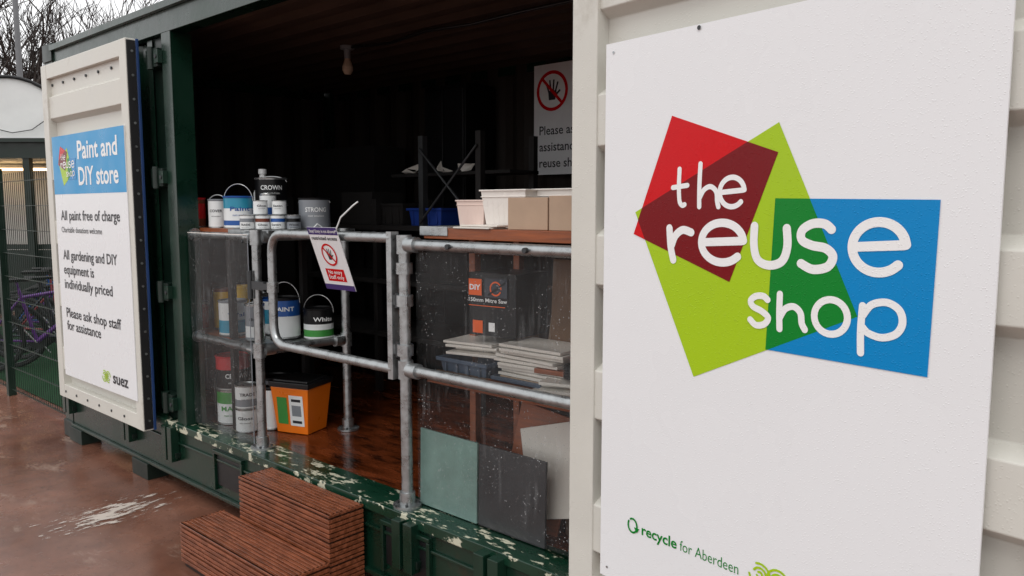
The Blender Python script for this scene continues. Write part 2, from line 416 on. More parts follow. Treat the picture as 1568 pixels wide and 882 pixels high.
grn=[(.569,.207),(.122,-.009),(.338,-.451),(.781,-.240)]
blu=[(.566,.026),(.553,-.346),(.936,-.352),(.943,.019)]
def arc(cx,cy,rx,ry,a0,a1,n=14): return [(cx+rx*math.cos(math.radians(a0+(a1-a0)*k/n)),cy+ry*math.sin(math.radians(a0+(a1-a0)*k/n))) for k in range(n+1)]
def logo(mb,ox,oy,k,z=.001):
    T=lambda P:[(ox+p[0]*k,oy+p[1]*k) for p in P]
    e=.0004
    mb.poly(T(grn),z,'s_green'); mb.poly(T(red),z+e,'s_red'); mb.poly(T(blu),z+e*1.5,'s_blue')
    mb.poly(T(clip(red,grn)),z+2*e,'s_dred'); mb.poly(T(clip(grn,blu)),z+2*e,'s_dgreen')
    zz=z+3.2*e
    def S(P,w,smooth=True): mb.ribbon(T(P),w*k,'s_white',zz,smooth)
    a=.0135
    S([(.277,.107),(.276,.06),(.279,.022),(.288,.010),(.296,.012)],a); S([(.256,.058),(.304,.063)],a)
    S([(.345,.118),(.343,.06),(.344,.006)],a); S([(.345,.03),(.358,.05),(.378,.058),(.396,.045),(.400,.02),(.404,.006)],a)
    def E(cx,cy,rx,ry,w): 
        S([(cx-rx*.93,cy-ry*.02),(cx+rx*.93,cy+ry*.12)],w); S(arc(cx,cy,rx,ry,8,318,18),w)
    E(.4435,.043,.0365,.037,a)
    b=.0215
    S([(.247,-.052),(.252,-.10),(.262,-.138)],b); S([(.256,-.098),(.268,-.072),(.292,-.056),(.320,-.062)],b)
    E(.418,-.086,.064,.051,b)
    S([(.512,-.042),(.512,-.09),(.524,-.125),(.556,-.137),(.590,-.125),(.603,-.09),(.600,-.046)],b)
    S([(.712,-.046),(.695,-.034),(.665,-.034),(.640,-.05),(.640,-.072),(.665,-.084),(.700,-.09),(.718,-.108),(.706,-.132),(.670,-.14),(.640,-.128)],b)
    E(.821,-.083,.0585,.055,b)
    c=.0165
    S([(.555,-.222),(.543,-.214),(.522,-.216),(.508,-.228),(.515,-.242),(.540,-.252),(.558,-.266),(.548,-.283),(.525,-.288),(.508,-.276)],c)
    S([(.588,-.205),(.588,-.25),(.590,-.290)],c); S([(.590,-.262),(.603,-.240),(.625,-.232),(.643,-.245),(.648,-.27),(.656,-.284)],c)
    mb.disc(ox+.7185*k,oy-.247*k,(.040+c/2)*k,zz+.0003,'s_white',40,(.040-c/2)*k)
    S([(.792,-.214),(.790,-.27),(.792,-.320)],c); S([(.793,-.236),(.812,-.210),(.845,-.202),(.872,-.216),(.880,-.243),(.868,-.268),(.838,-.280),(.808,-.274),(.794,-.262)],c)
def swirl(mb,cx,cy,r,mat,z):
    w=r*.2
    for d in (-1,1):
        for q,(a0,a1) in ((1,(10,290)),(.62,(60,330)),(.26,(20,300))):
            mb.ribbon([(cx+d*r*.85+ (x)*d,y*d+cy) for x,y in arc(0,0,r*q,r*q,a0,a1,16)],w,mat,z,False)
# ------------------------------------------------------------------ right sign
S=MB(frame((-1.342,-.05,CZ),(.989,-.148,0)))
S.box((0,-1.132,-.006),(1.055,.477,0),'sign'); logo(S,0,0,1)
z=.0012
S.ribbon(arc(.131,-.935,.017,.021,-150,120,14),.006,'s_dgreen',z,False); S.ribbon(arc(.131,-.935,.017,.021,150,200,6),.006,'s_dgreen',z,False)
S.poly([(.137,-.938),(.158,-.938),(.148,-.953)],z+.001,'s_dgreen')
S.text('recycle',.166,-.951,.043,'s_dgreen',z,w=.128,bold=.02); S.text('for Aberdeen',.305,-.951,.043,'s_dgreen',z,w=.19,bold=-.005)
swirl(S,.583,-.928,.030,'s_green',z); S.text('suez',.69,-.96,.085,'ink',z,bold=.02)
S.disc(.33,.468,.006,.003,'iron',10)
for x,y in ((.03,.45),(1.02,.45),(.03,-1.1),(1.02,-1.1)): S.disc(x,y,.004,.0022,'galv',10)
S.build('reuse_shop_sign')
# left sign
S=MB(frame((-5.67,-.126,.53),(1,0,0))); W,H=1.13,1.57
S.box((0,0,-.005),(W,H,0),'sign'); S.poly([(0,H-.37),(W,H-.37),(W,H),(0,H)],.0008,'s_lblue')
logo(S,.055,H-.155,.36,.0016)
z=.0018
S.text('Paint and',W-.1,H-.155,.155,'s_white',z,w=.60,bold=.02,align='R'); S.text('DIY store',W-.1,H-.315,.155,'s_white',z,w=.60,bold=.02,align='R')
for t,y,w_,h in (('All paint free of charge',.535,.93,.088),('Charitable donations welcome',.615,.66,.052),('All gardening and DIY',.79,.86,.088),('equipment is',.885,.50,.088),('individually priced',.98,.77,.088),('Please ask shop staff',1.17,.87,.088),('for assistance',1.255,.56,.088)):
    S.text(t,.09,H-y,h,'ink',z,w=w_,bold=.012 if h>.06 else 0)
swirl(S,.70,.085,.034,'s_green',z); S.text('suez',.80,.06,.1,'ink',z,w=.22,bold=.02)
S.build('paint_store_sign')
def noentry(mb,cx,cy,r,z):
    mb.disc(cx,cy,r*.98,z,'s_white'); mb.disc(cx,cy,r,z+.0012,'s_red',32,r*.83)
    k=r*.5
    mb.poly([(cx-.32*k*1.3,cy-.9*k),(cx+.3*k*1.3,cy-.9*k),(cx+.45*k*1.3,cy),(cx-.4*k*1.3,cy+.05*k)],z+.0004,'ink')
    for j,(dx,an,l) in enumerate(((-.42,112,.85),(-.15,98,1.05),(.14,86,1.05),(.42,70,.85))):
        a=math.radians(an); mb.ribbon([(cx+dx*k,cy-.1*k),(cx+dx*k+math.cos(a)*l*k,cy-.05*k+math.sin(a)*l*k)],.2*k,'ink',z+.0006+j*.0001,False)
    mb.ribbon([(cx+.3*k,cy-.55*k),(cx+.95*k,cy-.05*k)],.22*k,'ink',z+.0005,False)
    mb.ribbon([(cx-r*.62,cy+r*.62),(cx+r*.62,cy-r*.62)],r*.15,'s_red',z+.0016,False)
S=MB(frame((-2.965,-.006,1.556),(1,0,0),(0,-.10,.28))); W,H=.215,.297
S.box((0,-H,-.003),(W,0,0),'sign'); S.poly([(0,-.034),(W,-.034),(W,0),(0,0)],.0006,'s_purple'); S.poly([(0,-H),(W,-H),(W,-H+.026),(0,-H+.026)],.0006,'s_purple')
S.text('Stop! Entry is not allowed',W/2,-.024,.02,'s_white',.0012,w=.19,bold=.01,align='C')
S.text('restricted access',W/2,-.058,.024,'ink',.0012,w=.185,bold=.02,align='C'); noentry(S,W/2,-.127,.053,.0008)
S.poly([(.04,-.255),(W-.04,-.255),(W-.04,-.195),(.04,-.195)],.0006,'s_red'); S.text('No entry',W/2,-.219,.026,'s_white',.0013,w=.10,align='C'); S.text('Staff only',W/2,-.243,.026,'s_white',.0013,w=.11,align='C')
S.M=Matrix.Identity(4)
S.tube([(-2.76,.0,1.54),(-2.72,.0,1.60),(-2.66,.02,1.65),(-2.64,.03,1.665)],.0035,'cwhite',6)
S.tube([(-2.94,.0,1.54),(-2.95,.04,1.57),(-2.94,.08,1.54)],.003,'cwhite',6)
S.build('no_entry_sign')
S=MB(frame((-3.52,2.21,1.87),(1,0,0))); W,H=.62,.74
S.box((0,0,-.005),(W,H,0),'sign'); noentry(S,.16,.56,.135,.001)
for t,y in (('Please ask for',.27),('assistance in the',.16),('reuse shop',.05)): S.text(t,.05,y,.085,'ink',.001,bold=.01)
S.build('customer_notice_sign')
# ------------------------------------------------------------------ guard rails
def collar(mb,p,d,l=.055,r=.031):
    p=Vector(p);d=Vector(d).normalized(); mb.tube([p-d*l/2,p+d*l/2],r,'galv',16)
def post(mb,x,y,h=1.11):
    mb.tube([(x,y,SILL),(x,y,SILL+h)],.0235,'galv',16)
    mb.lathe(x,y,[(.06,SILL,'galv'),(.06,SILL+.01,'galv'),(.033,SILL+.014,'galv'),(.032,SILL+.06,'galv'),(.024,SILL+.062,'galv')],20)
    for a in (0,90,180,270):
        q=math.radians(a+45); mb.tube([(x+.045*math.cos(q),y+.045*math.sin(q),SILL+.01),(x+.045*math.cos(q),y+.045*math.sin(q),SILL+.018)],.007,'iron',6)
G=MB(); P1=(-3.53,.075);P2=(-3.48,.57)
post(G,*P1);post(G,*P2)
for z in (1.495,.925):
    G.tube([(P1[0],P1[1],z),(-4.20,.085,z)],.018 if z>1 else .0212,'galv',14); G.tube([(P1[0],P1[1],z),(P2[0],P2[1],z)],.0212,'galv',14)
    for P in (P1,P2): collar(G,(P[0],P[1],z),(0,0,1),.075)
    collar(G,(P1[0]-.05,.075,z),(1,0,0)); collar(G,(P1[0]+.005,P1[1]+.05,z),(0,1,0)); collar(G,(P2[0],P2[1]-.05,z),(0,1,0)); collar(G,(-4.19,.085,z),(1,0,0),.02,.035)
G.tube([(-3.53,.035,1.19),(-3.53,.035,1.33)],.014,'iron',8); G.box((-3.51,.03,1.24),(-3.40,.06,1.28),'iron')
G.build('guard_rail')
G=MB(); P3=(-2.38,.055); P4=(-1.25,.055)
post(G,*P3);post(G,*P4)
for z in (1.495,.99):
    G.tube([(P3[0],P3[1],z),(P4[0],P4[1],z)],.0212,'galv',14); collar(G,(P3[0],P3[1],z),(0,0,1),.075); collar(G,(P3[0]+.05,P3[1],z),(1,0,0)); collar(G,(P4[0],P4[1],z),(0,0,1),.075)
for z,a in ((1.40,0),(1.27,0),(1.07,0)): collar(G,(P3[0],P3[1],z),(0,0,1),.045,.034)
for x in (-1.72,-2.1): G.tube([(x,.02,1.495),(x,.035,1.495)],.01,'iron',8)
G.build('guard_rail')
G=MB()
G.tube(fillet([(-2.44,.045,1.52),(-3.34,.045,1.52),(-3.34,.045,.985),(-2.44,.045,.985)],.10,8),.0212,'galv',16)
G.box((-2.455,.025,.945),(-2.425,.065,1.545),'galv')
for z in (1.27,1.07):
    G.box((-2.424,.035,z-.02),(-2.345,.05,z+.02),'galv'); G.tube([(-2.41,.042,z-.03),(-2.41,.042,z+.03)],.012,'iron',8)
collar(G,(-3.34,.045,1.26),(0,0,1),.05,.028); G.box((-3.40,.03,1.245),(-3.345,.06,1.275),'iron')
G.build('tubular_gate')
for a,b,y,t in ((-4.19,-3.56,.045,1.505),(-2.345,-1.28,.084,1.475)):
    G=MB(); G.add([(a,y,SILL+.02),(b,y,SILL+.02),(b,y,t),(a,y,t)],[(0,1,2,3)],'perspex')
    G.box((a,y-.002,t),(b,y+.002,t+.004),'tub'); G.box((b,y-.002,SILL+.02),(b+.003,y+.002,t),'cgrey')
    for x in (a+.05,b-.05): G.tube([(x,y-.004,t-.03),(x,y+.008,t-.03)],.008,'iron',8)
    G.build('clear_plastic_screen')
# ------------------------------------------------------------------ counters
C=MB(); C.box((-4.75,.125,1.495),(-3.90,.66,1.53),'wood'); C.box((-3.899,.125,1.50),(-3.50,.66,1.528),'galv')
C.box((-4.75,.125,.895),(-3.95,.62,.93),'wood'); C.box((-3.949,.125,.90),(-3.505,.62,.925),'galv')
for x in (-4.73,-3.97):
    for y in (.15,.60): C.box((x,y,SILL),(x+.035,y+.035,1.494),'dark')
C.box((-3.56,.60,SILL),(-3.525,.635,1.494),'dark')
C.build('display_shelf_unit',.002)
C=MB(); C.box((-2.34,.125,1.518),(-1.0,.70,1.56),'wood'); C.box((-2.36,.12,1.53),(-2.2,.5,1.567),'galv')
C.box((-2.33,.125,.935),(-1.0,.66,.965),'wood')
C.box((-2.30,.655,.966),(-1.0,.67,1.3),'card2')
for x in (-2.30,-1.72,-1.04):
    for y in (.34,.62): C.box((x,y,SILL),(x+.035,y+.035,1.517),'wood')
C.build('display_shelf_unit',.002)
# ------------------------------------------------------------------ paint containers
def can(x,y,z,r,h,body='cwhite',lid='tin',bands=(),handle=False,text=None,tcol='ink',name='paint_can',ty=.55,ts=.3,tray=True):
    mb=MB(); prof=[(0,z,'tin'),(r*.96,z,'tin'),(r,z+h*.01,'tin'),(r,z+h*.04,'tin'),(r*.97,z+h*.05,'tin')]
    cuts=sorted(set([0.06,.93]+[b[0] for b in bands]+[b[1] for b in bands]))
    last=.05
    for q in cuts:
        m=body
        for b in bands:
            if b[0]<=(last+q)/2<=b[1]: m=b[2]
        prof.append((r*.97,z+h*q,m)); last=q
    prof+=[(r*.97,z+h*.94,lid),(r*1.01,z+h*.95,lid),(r*1.02,z+h*.985,lid),(r*.98,z+h,lid),(r*.9,z+h,lid),(r*.87,z+h*.965,lid),(0,z+h*.965,lid)]
    mb.lathe(x,y,prof)
    rr=r*.975
    th0=math.atan2(-1.97-y,0-x)+R.uniform(-.35,.35)
    if text:
        def fn(p):
            a=th0+p[0]/rr
            return (x+(rr+.001+p[2])*math.cos(a),y+(rr+.001+p[2])*math.sin(a),p[1])
        mb.text(text,0,z+h*ty,ts*r*1.3,tcol,0,w=r*1.35,bold=.02,align='C',fn=fn)
        mb.text('matt emulsion',0,z+h*(ty-.16),ts*r*.6,tcol,0,w=r*1.0,bold=.0,align='C',fn=fn)
    if handle:
        pts=[(x+r*1.04*math.cos(t)*math.cos(.6),y+r*1.04*math.cos(t)*math.sin(.6),z+h*.85+r*1.15*math.sin(t)*handle) for t in [math.pi*k/14 for k in range(15)]]
        mb.tube(pts,.003,'tin',6)
    return mb.build(name)
T=1.53
can(-4.34,.17,T,.055,.17,'brown','cred',bands=((.3,.8,'cred'),))
can(-4.14,.2,T,.052,.16,'cwhite','cgrey',text='COVER',handle=.8)
can(-3.95,.22,T,.080,.175,'cwhite','cblue',bands=((.62,.93,'cteal'),(.1,.25,'cblue')),text='Paint',tcol='cblue',handle=1)
can(-3.98,.44,T,.09,.13,'cblack','tin'); can(-3.98,.44,T+.13,.09,.15,'cblack','tin',text='CROWN',tcol='cwhite',handle=.3)
can(-4.2,.42,T,.07,.15,'cgrey','cwhite')
k=0
for (x,y) in ((-3.75,.155),(-3.70,.215),(-3.65,.275),(-3.595,.335)):
    can(x,y,T,.038,.075,('cwhite','cwhite','cwhite','cgrey')[k],'tin',bands=((.5,.75,('cgrey','brown','cblue','cblack')[k]),),text=('TRADE','Gloss','Satin','Wood')[k],ty=.25); k+=1
can(-3.83,.22,T,.038,.075,'cwhite','tin'); 
can(-3.69,.32,T,.038,.075,'cwhite','tin',bands=((.5,.8,'cgrey'),)); can(-3.78,.30,T,.038,.075,'cwhite','tin')
can(-3.76,.24,T+.076,.038,.075,'cwhite','tin',text='Gloss'); can(-3.69,.31,T+.076,.038,.075,'cwhite','tin',text='Satin'); can(-3.85,.34,T+.0,.045,.19,'cwhite','tin',bands=((.3,.6,'cblue'),))
can(-3.61,.475,T,.085,.165,'cgrey','cblack',bands=((.2,.75,'cgrey'),),text='STRONG',tcol='cwhite',handle=.2)
mb=MB(); mb.lathe(-4.2,.52,[(0,T,'cwhite'),(.05,T,'cwhite'),(.055,T+.02,'cwhite'),(.055,T+.2,'cwhite'),(.02,T+.27,'cwhite'),(.018,T+.31,'cwhite'),(.024,T+.312,'cwhite'),(.024,T+.34,'cwhite'),(0,T+.341,'cwhite')],20)
mb.tube([(-4.15,.5,T+.18),(-4.12,.48,T+.24),(-4.14,.49,T+.3),(-4.18,.51,T+.29)],.008,'cwhite',8); mb.build('plastic_jug')
T=.931
can(-4.05,.22,T,.078,.2,'cwhite','cgrey',bands=((.1,.45,'cteal'),),text='Wall',tcol='cblue',handle=.3)
can(-3.80,.21,T,.052,.2,'cgrey','tin',bands=((.1,.4,'cwhite'),),text='CROWN',tcol='cblack',handle=.6)
can(-3.76,.37,T,.083,.225,'cwhite','cblack',bands=((.55,.93,'cblue'),),text='PAINT',tcol='cwhite',ty=.68,handle=1.2)
can(-3.62,.49,T-.004,.083,.17,'cwhite','cblack',bands=((.1,.32,'cgreen'),(.5,.93,'cblack')),text='White',tcol='cwhite',ty=.6,handle=1)
can(-4.3,.3,T,.06,.24,'cyellow','brown'); can(-4.42,.2,T,.06,.16,'cred','tin'); can(-4.19,.35,T,.06,.26,'cyellow','cyellow')
can(-4.25,.5,T,.08,.2,'cgrey','tin'); can(-3.95,.42,T,.08,.2,'cwhite','cblue',bands=((.3,.7,'cteal'),))
T=SILL
can(-4.11,.24,T,.095,.20,'cwhite','tin',bands=((.6,.93,'cgreen'),),text='MATT',ty=.4,tcol='cgreen'); can(-4.11,.24,T+.2,.095,.19,'cblack','cred',bands=((.6,.93,'cred'),),text='CROWN',tcol='cwhite',ty=.35)
can(-3.88,.19,T,.062,.13,'cwhite','tin',text='Gloss'); can(-3.88,.19,T+.131,.062,.13,'cwhite','tin',text='TRADE',bands=((.1,.4,'cgrey'),)); can(-3.81,.30,T,.045,.24,'cwhite','cblack',handle=.5)
can(-4.0,.45,T,.09,.25,'cgrey','black'); can(-4.35,.35,T,.09,.25,'cwhite','cgrey')
mb=MB(); rz=.35; bx,by=-3.67,.40
mb.taper(bx,by,T,T+.255,.20,.17,.245,.215,'orange',rz); mb.taper(bx,by,T+.2555,T+.285,.258,.228,.262,.232,'black',rz); mb.taper(bx,by,T+.2855,T+.296,.225,.195,.215,.185,'black',rz)
Rm=Matrix.Translation((bx,by,T))@Matrix.Rotation(rz,4,'Z')
def facept(x,zf,off=0):
    d=.085+(.1075-.085)*zf/.255
    return Rm@Vector((x,-d-.002-off,zf))
for (xa,xb,za,zb,mt,o) in ((-.085,-.02,.05,.20,'cgreen',0),(-.005,.085,.045,.215,'cwhite',0),(.01,.07,.1,.16,'cgrey',.0006),(.01,.07,.06,.075,'ink',.0006),(.01,.07,.18,.195,'ink',.0006)):
    q=[facept(xa,za,o),facept(xb,za,o),facept(xb,zb,o),facept(xa,zb,o)]; mb.add(q,[(0,1,2,3)],mt)
mb.add([Rm@Vector((.1035,-.07,.05)),Rm@Vector((.1035,.07,.05)),Rm@Vector((.1175,.07,.2)),Rm@Vector((.1175,-.07,.2))],[(0,1,2,3)],'cgreen')
mb.build('paint_bucket',.004)
# ------------------------------------------------------------------ goods right counter
def tub(x,y,z,w,d,h,mat,rz=0,fill=None):
    mb=MB(); mb.taper(x,y,z,z+h,w*.84,d*.84,w,d,mat,rz,True); mb.taper(x,y,z+h-.006,z+h,w*1.05,d*1.05,w*1.05,d*1.05,mat,rz,False)
    mb.taper(x,y,z+h*.80,z+h*.83,w*1.0,d*1.0,w*1.01,d*1.01,mat,rz)
    for k in range(-3,4): 
        mb.taper(x+k*w*.12*math.cos(rz),y+k*w*.12*math.sin(rz),z+.01,z+h*.75,.004,d*.86,.004,d*.97,mat,rz)
    mb.build('plastic_tub',.003)
T=1.561
tub(-2.17,.27,T,.14,.12,.11,'pinktub',.1); tub(-2.0,.31,T,.22,.19,.148,'tub',.05); tub(-1.80,.38,T,.22,.18,.15,'tub',0); tub(-1.6,.36,T,.2,.16,.15,'pinktub',0)
tub(-2.12,.5,T,.2,.15,.13,'pinktub',.1)
def cbox(name,a,b,mat,rz=0,tilt=0,seam=True,roll=0):
    mb=MB(); c=Vector(((a[0]+b[0])/2,(a[1]+b[1])/2,(a[2]+b[2])/2)); rot=(Matrix.Rotation(rz,3,'Z')@Matrix.Rotation(tilt,3,'X')@Matrix.Rotation(roll,3,'Y'))
    mb.box(a,b,mat,rot)
    if seam and not tilt:
        sm=[Vector((a[0]-.0015,c.y-.02,b[2]+.0008)),Vector((b[0]+.0015,c.y-.02,b[2]+.0008)),Vector((b[0]+.0015,c.y+.02,b[2]+.0008)),Vector((a[0]-.0015,c.y+.02,b[2]+.0008))]
        mb.add([c+rot@(p-c) for p in sm],[(0,1,2,3)],'card2')
    return mb.build(name,.002)
cbox('cardboard_box',(-1.90,.14,T),(-1.73,.27,T+.115),'card',.12,0,True)
cbox('cardboard_box',(-1.70,.13,T),(-1.56,.25,T+.12),'card',.0,0,True)
def stack(x,y,z,n,w,d,t,mat,name='tile_stack',jit=.02,rz=0):
    mb=MB()
    for k in range(n):
        dx,dy=R.uniform(-jit,jit),R.uniform(-jit,jit)
        mb.box((x+dx-w/2,y+dy-d/2,z+k*t),(x+dx+w/2,y+dy+d/2,z+k*t+t*.82),mat,Matrix.Rotation(rz+R.uniform(-.08,.08),3,'Z'))
    mb.build(name,.0015)
stack(-2.05,.18,T,2,.2,.09,.008,'tile')
T=.966
stack(-1.84,.28,T+.04,9,.30,.2,.0135,'tile'); stack(-2.16,.30,T+.08,5,.24,.2,.012,'tile',jit=.03,rz=.2); stack(-1.66,.22,T,5,.22,.15,.013,'tile',rz=.3,jit=.03)
def crate(x,y,z,w,d,h,mat,name='storage_crate'):
    mb=MB(); mb.taper(x,y,z,z+h,w*.9,d*.9,w,d,mat,0,True); t=.012
    mb.box((x-w/2-t,y-d/2-t,z+h-.015),(x+w/2+t,y-d/2,z+h),mat); mb.box((x-w/2-t,y+d/2,z+h-.015),(x+w/2+t,y+d/2+t,z+h),mat)
    mb.box((x-w/2-t,y-d/2,z+h-.015),(x-w/2,y+d/2,z+h),mat); mb.box((x+w/2,y-d/2,z+h-.015),(x+w/2+t,y+d/2,z+h),mat)
    for k in range(4):
        xx=x-w*.36+k*w*.24; mb.box((xx-.004,y-d/2-.004,z+.01),(xx+.004,y-d/2+.01,z+h-.02),mat)
    mb.build(name,.002)
crate(-2.16,.26,T,.26,.2,.075,'bluebox'); crate(-1.88,.24,T,.22,.15,.038,'bluebox')
mb=MB(); mb.box((-2.20,.24,1.135),(-1.97,.46,1.385),'cblack',Matrix.Rotation(.1,3,'Z'))
mb.M=frame((-2.206,.227,1.135),(math.cos(.1),math.sin(.1),0))
z=.006
mb.poly([(.02,.16),(.085,.16),(.085,.225),(.02,.225)],z,'dkorange'); mb.text('DIY',.025,.182,.03,'s_white',z+.001,w=.055,bold=.03); mb.text('150mm Mitre Saw',.02,.135,.022,'s_white',z,w=.19,bold=.01)
mb.poly([(.04,.01),(.09,.01),(.09,.06),(.04,.06)],z,'dkorange'); mb.poly([(.12,.02),(.15,.02),(.15,.055),(.12,.055)],z,'s_white'); mb.poly([(.02,.118),(.2,.118),(.2,.121),(.02,.121)],z,'dkorange')
mb.poly([(.10,.155),(.21,.155),(.21,.23),(.10,.23)],z,'bgrey'); mb.ribbon(arc(.155,.19,.026,.026,0,330,16),.006,'dkorange',z+.001,False); mb.ribbon([(.12,.165),(.2,.215)],.008,'cblack',z+.001,False)
mb.build('power_tool_box')
# mixed clutter on the shelf
cbox('wooden_board',(-1.90,.40,.967),(-1.72,.42,1.44),'card2',.1,-.06,False); cbox('wooden_board',(-1.70,.34,.967),(-1.45,.36,1.40),'wood',.0,-.1,False); cbox('wooden_board',(-1.96,.46,.967),(-1.80,.475,1.36),'card',.0,-.06,False,.1)
for k,(x0,x1,y,z_,a) in enumerate(((-2.05,-1.55,.145,.966,.03),(-1.98,-1.45,.17,.986,-.05),(-2.30,-2.02,.135,.967,.06),(-1.80,-1.4,.19,1.04,.12))):
    cbox('wooden_batten',(x0,y,z_),(x1,y+.035,z_+.018),('wood','card','card2','wood')[k],a,0,False)
mb=MB(); 
for j in range(4): mb.tube([(-1.62+.06*math.cos(a),.22+.06*math.sin(a),1.045+j*.011) for a in [2*math.pi*q/20 for q in range(20)]],.006,'black',6,True)
mb.build('cable_coil')
can(-1.66,.3,1.14,.04,.09,'cgrey','tin'); can(-2.27,.42,T,.05,.14,'cwhite','tin',bands=((.3,.7,'cblue'),)); can(-1.58,.28,1.10,.035,.12,'cred','tin')
# hand saw hanging goods / boxes behind tool box
cbox('cardboard_box',(-2.27,.50,1.0),(-2.05,.64,1.30),'card2',.0)
for a,b,mt in ((-2.355,-2.03,'teal'),(-2.02,-1.69,'grey')):
    mb=MB(); mb.box((a,.105,SILL+.003),(b,.115,.742),mt,Matrix.Rotation(-.02,3,'X')); mb.box((a+.008,.112,SILL+.006),(b-.008,.122,.735),'card2',Matrix.Rotation(-.02,3,'X')); mb.build('floor_tile',.0015)
cbox('cardboard_box',(-2.05,.35,SILL),(-1.75,.6,.74),'cblack',.2); cbox('cardboard_box',(-1.7,.24,SILL),(-1.45,.5,.82),'card2',-.15)
cbox('wooden_board',(-1.97,.24,SILL),(-1.70,.252,.88),'wood',.1,-.12,False,.15); cbox('plasterboard_offcut',(-1.88,.20,.5),(-1.62,.212,.84),'tile',-.1,-.14,False,-.3)
stack(-1.5,.2,SILL,6,.2,.1,.02,'grey')
# back of shop
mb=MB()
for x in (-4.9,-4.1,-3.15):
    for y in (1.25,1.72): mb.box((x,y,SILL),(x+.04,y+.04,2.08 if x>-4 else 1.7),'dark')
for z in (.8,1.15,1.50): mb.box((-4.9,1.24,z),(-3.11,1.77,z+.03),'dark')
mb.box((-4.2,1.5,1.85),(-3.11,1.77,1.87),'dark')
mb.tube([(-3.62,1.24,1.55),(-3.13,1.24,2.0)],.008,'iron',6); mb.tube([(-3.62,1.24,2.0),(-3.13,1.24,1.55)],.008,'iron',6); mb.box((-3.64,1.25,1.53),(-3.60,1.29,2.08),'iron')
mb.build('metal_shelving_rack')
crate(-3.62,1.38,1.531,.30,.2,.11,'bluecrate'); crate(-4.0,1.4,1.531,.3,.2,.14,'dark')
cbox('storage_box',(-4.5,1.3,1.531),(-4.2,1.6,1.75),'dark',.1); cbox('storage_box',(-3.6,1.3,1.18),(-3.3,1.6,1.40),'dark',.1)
mb=MB(); 
for (x,y,z,s_) in ((-4.05,1.6,1.87,.13),(-3.80,1.62,1.87,.10),(-3.62,1.62,1.87,.08)):
    vs=[(x+R.uniform(-s_,s_)*.9,y+R.uniform(-.05,.05),z+abs(R.uniform(0,s_))*.9) for _ in range(7)]
    mb.add(vs,[(0,1,2),(1,2,3),(2,3,4),(3,4,5),(4,5,6),(0,3,6)],'tile')
mb.build('crumpled_paper')
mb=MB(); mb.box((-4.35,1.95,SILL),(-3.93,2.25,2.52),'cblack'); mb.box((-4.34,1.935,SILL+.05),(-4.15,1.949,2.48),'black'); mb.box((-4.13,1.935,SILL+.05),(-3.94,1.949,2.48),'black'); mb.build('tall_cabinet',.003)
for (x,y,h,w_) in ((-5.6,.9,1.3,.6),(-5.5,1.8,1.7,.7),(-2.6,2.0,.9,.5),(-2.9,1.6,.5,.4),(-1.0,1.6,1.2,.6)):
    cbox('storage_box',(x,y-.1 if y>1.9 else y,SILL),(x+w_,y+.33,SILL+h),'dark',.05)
mb=MB(); mb.lathe(-4.13,1.1,[(.001,2.66,'cgrey'),(.045,2.659,'cgrey'),(.045,2.64,'cgrey'),(.022,2.635,'cgrey'),(.02,2.58,'cgrey'),(.018,2.575,'card'),(.034,2.53,'card'),(.034,2.51,'card'),(.02,2.485,'card'),(.0,2.482,'card')],18); mb.build('light_bulb')
mb=MB(); pts=[(-4.08,1.1,2.645)]+[(-4.08+k*.35,1.1+.02*math.sin(k*2.1),2.638-.012*(k%2)) for k in range(1,9)]; mb.tube(pts,.009,'black',6); mb.build('electric_cable')
# ------------------------------------------------------------------ steps
st=MB()
def deckbox(x0,x1,y0,y1,z0,z1):
    st.box((x0+.012,y0+.012,z0),(x1-.012,y1,z1-.012),'deckd')
    p=.0205; zz=z1-p; c=0
    while zz>z0:
        g_=.005 if c%5 else .009
        st.box((x0,y0,zz+g_),(x1,y0+.0115,zz+p),'deck')
        st.box((x1-.0115,y0+.0118,zz+g_),(x1+.0005,y1,zz+p),'deck'); st.box((x0,y0+.0118,zz+g_),(x0+.0115,y1,zz+p),'deck')
        zz-=p; c+=1
    yy=y0+.0002; c=0
    while yy+.017<y1:
        st.box((x0-.002,yy,z1-.0118),(x1+.002,yy+(.0150 if c%5!=4 else .012),z1),'deck'); yy+=.0195; c+=1
deckbox(-3.28,-2.57,-.20,-.025,0,.40); deckbox(-3.42,-2.565,-.42,-.203,0,.205)
st.build('wooden_steps',.002)
# ------------------------------------------------------------------ fence
f=MB(); fx0,fx1,fy=-13.5,-6.2,.12
for x in (-7.78,-10.3,-12.8,-6.26): f.box((x-.03,fy-.03,0),(x+.03,fy+.03,1.98),'fence')
x=fx0
while x<fx1: f.box((x-.002,fy-.002,.05),(x+.002,fy+.002,1.93),'fence'); x+=.05
z=.06
while z<1.95:
    for dy in (-.006,.006): f.box((fx0,fy+dy-.002,z),(fx1,fy+dy+.002,z+.004),'fence')
    z+=.2 
f.build('wire_mesh_fence')
rh=Vector((.747,.665,0)); fh=Vector((-.665,.747,0))
mm=Matrix.Identity(4)
o=Vector((-13.4,2.4,0))
for k in range(3): mm[k][0]=rh[k];mm[k][1]=fh[k];mm[k][3]=o[k]
s=MB(mm)
s.box((-5,0,2.42),(4,3.2,2.66),'dgreen'); s.box((-5.05,-.08,2.66),(4.05,3.3,2.72),'dgreen')
for x in (-4.9,-2.6,-.5,1.6,3.8): s.box((x,.02,0),(x+.1,.12,2.419),'dgreen')
s.box((-4.95,3.05,0),(3.95,3.15,2.419),'shedwall')
s.box((-4.9,.14,1.0),(3.9,.18,1.08),'dgreen'); s.box((-4.9,.14,.02),(3.9,.17,.99),'dgreen')
for x in (-4,-2,-.3,1.4,3): s.box((x,1.4,2.30),(x+1.0,1.48,2.34),'lampe')
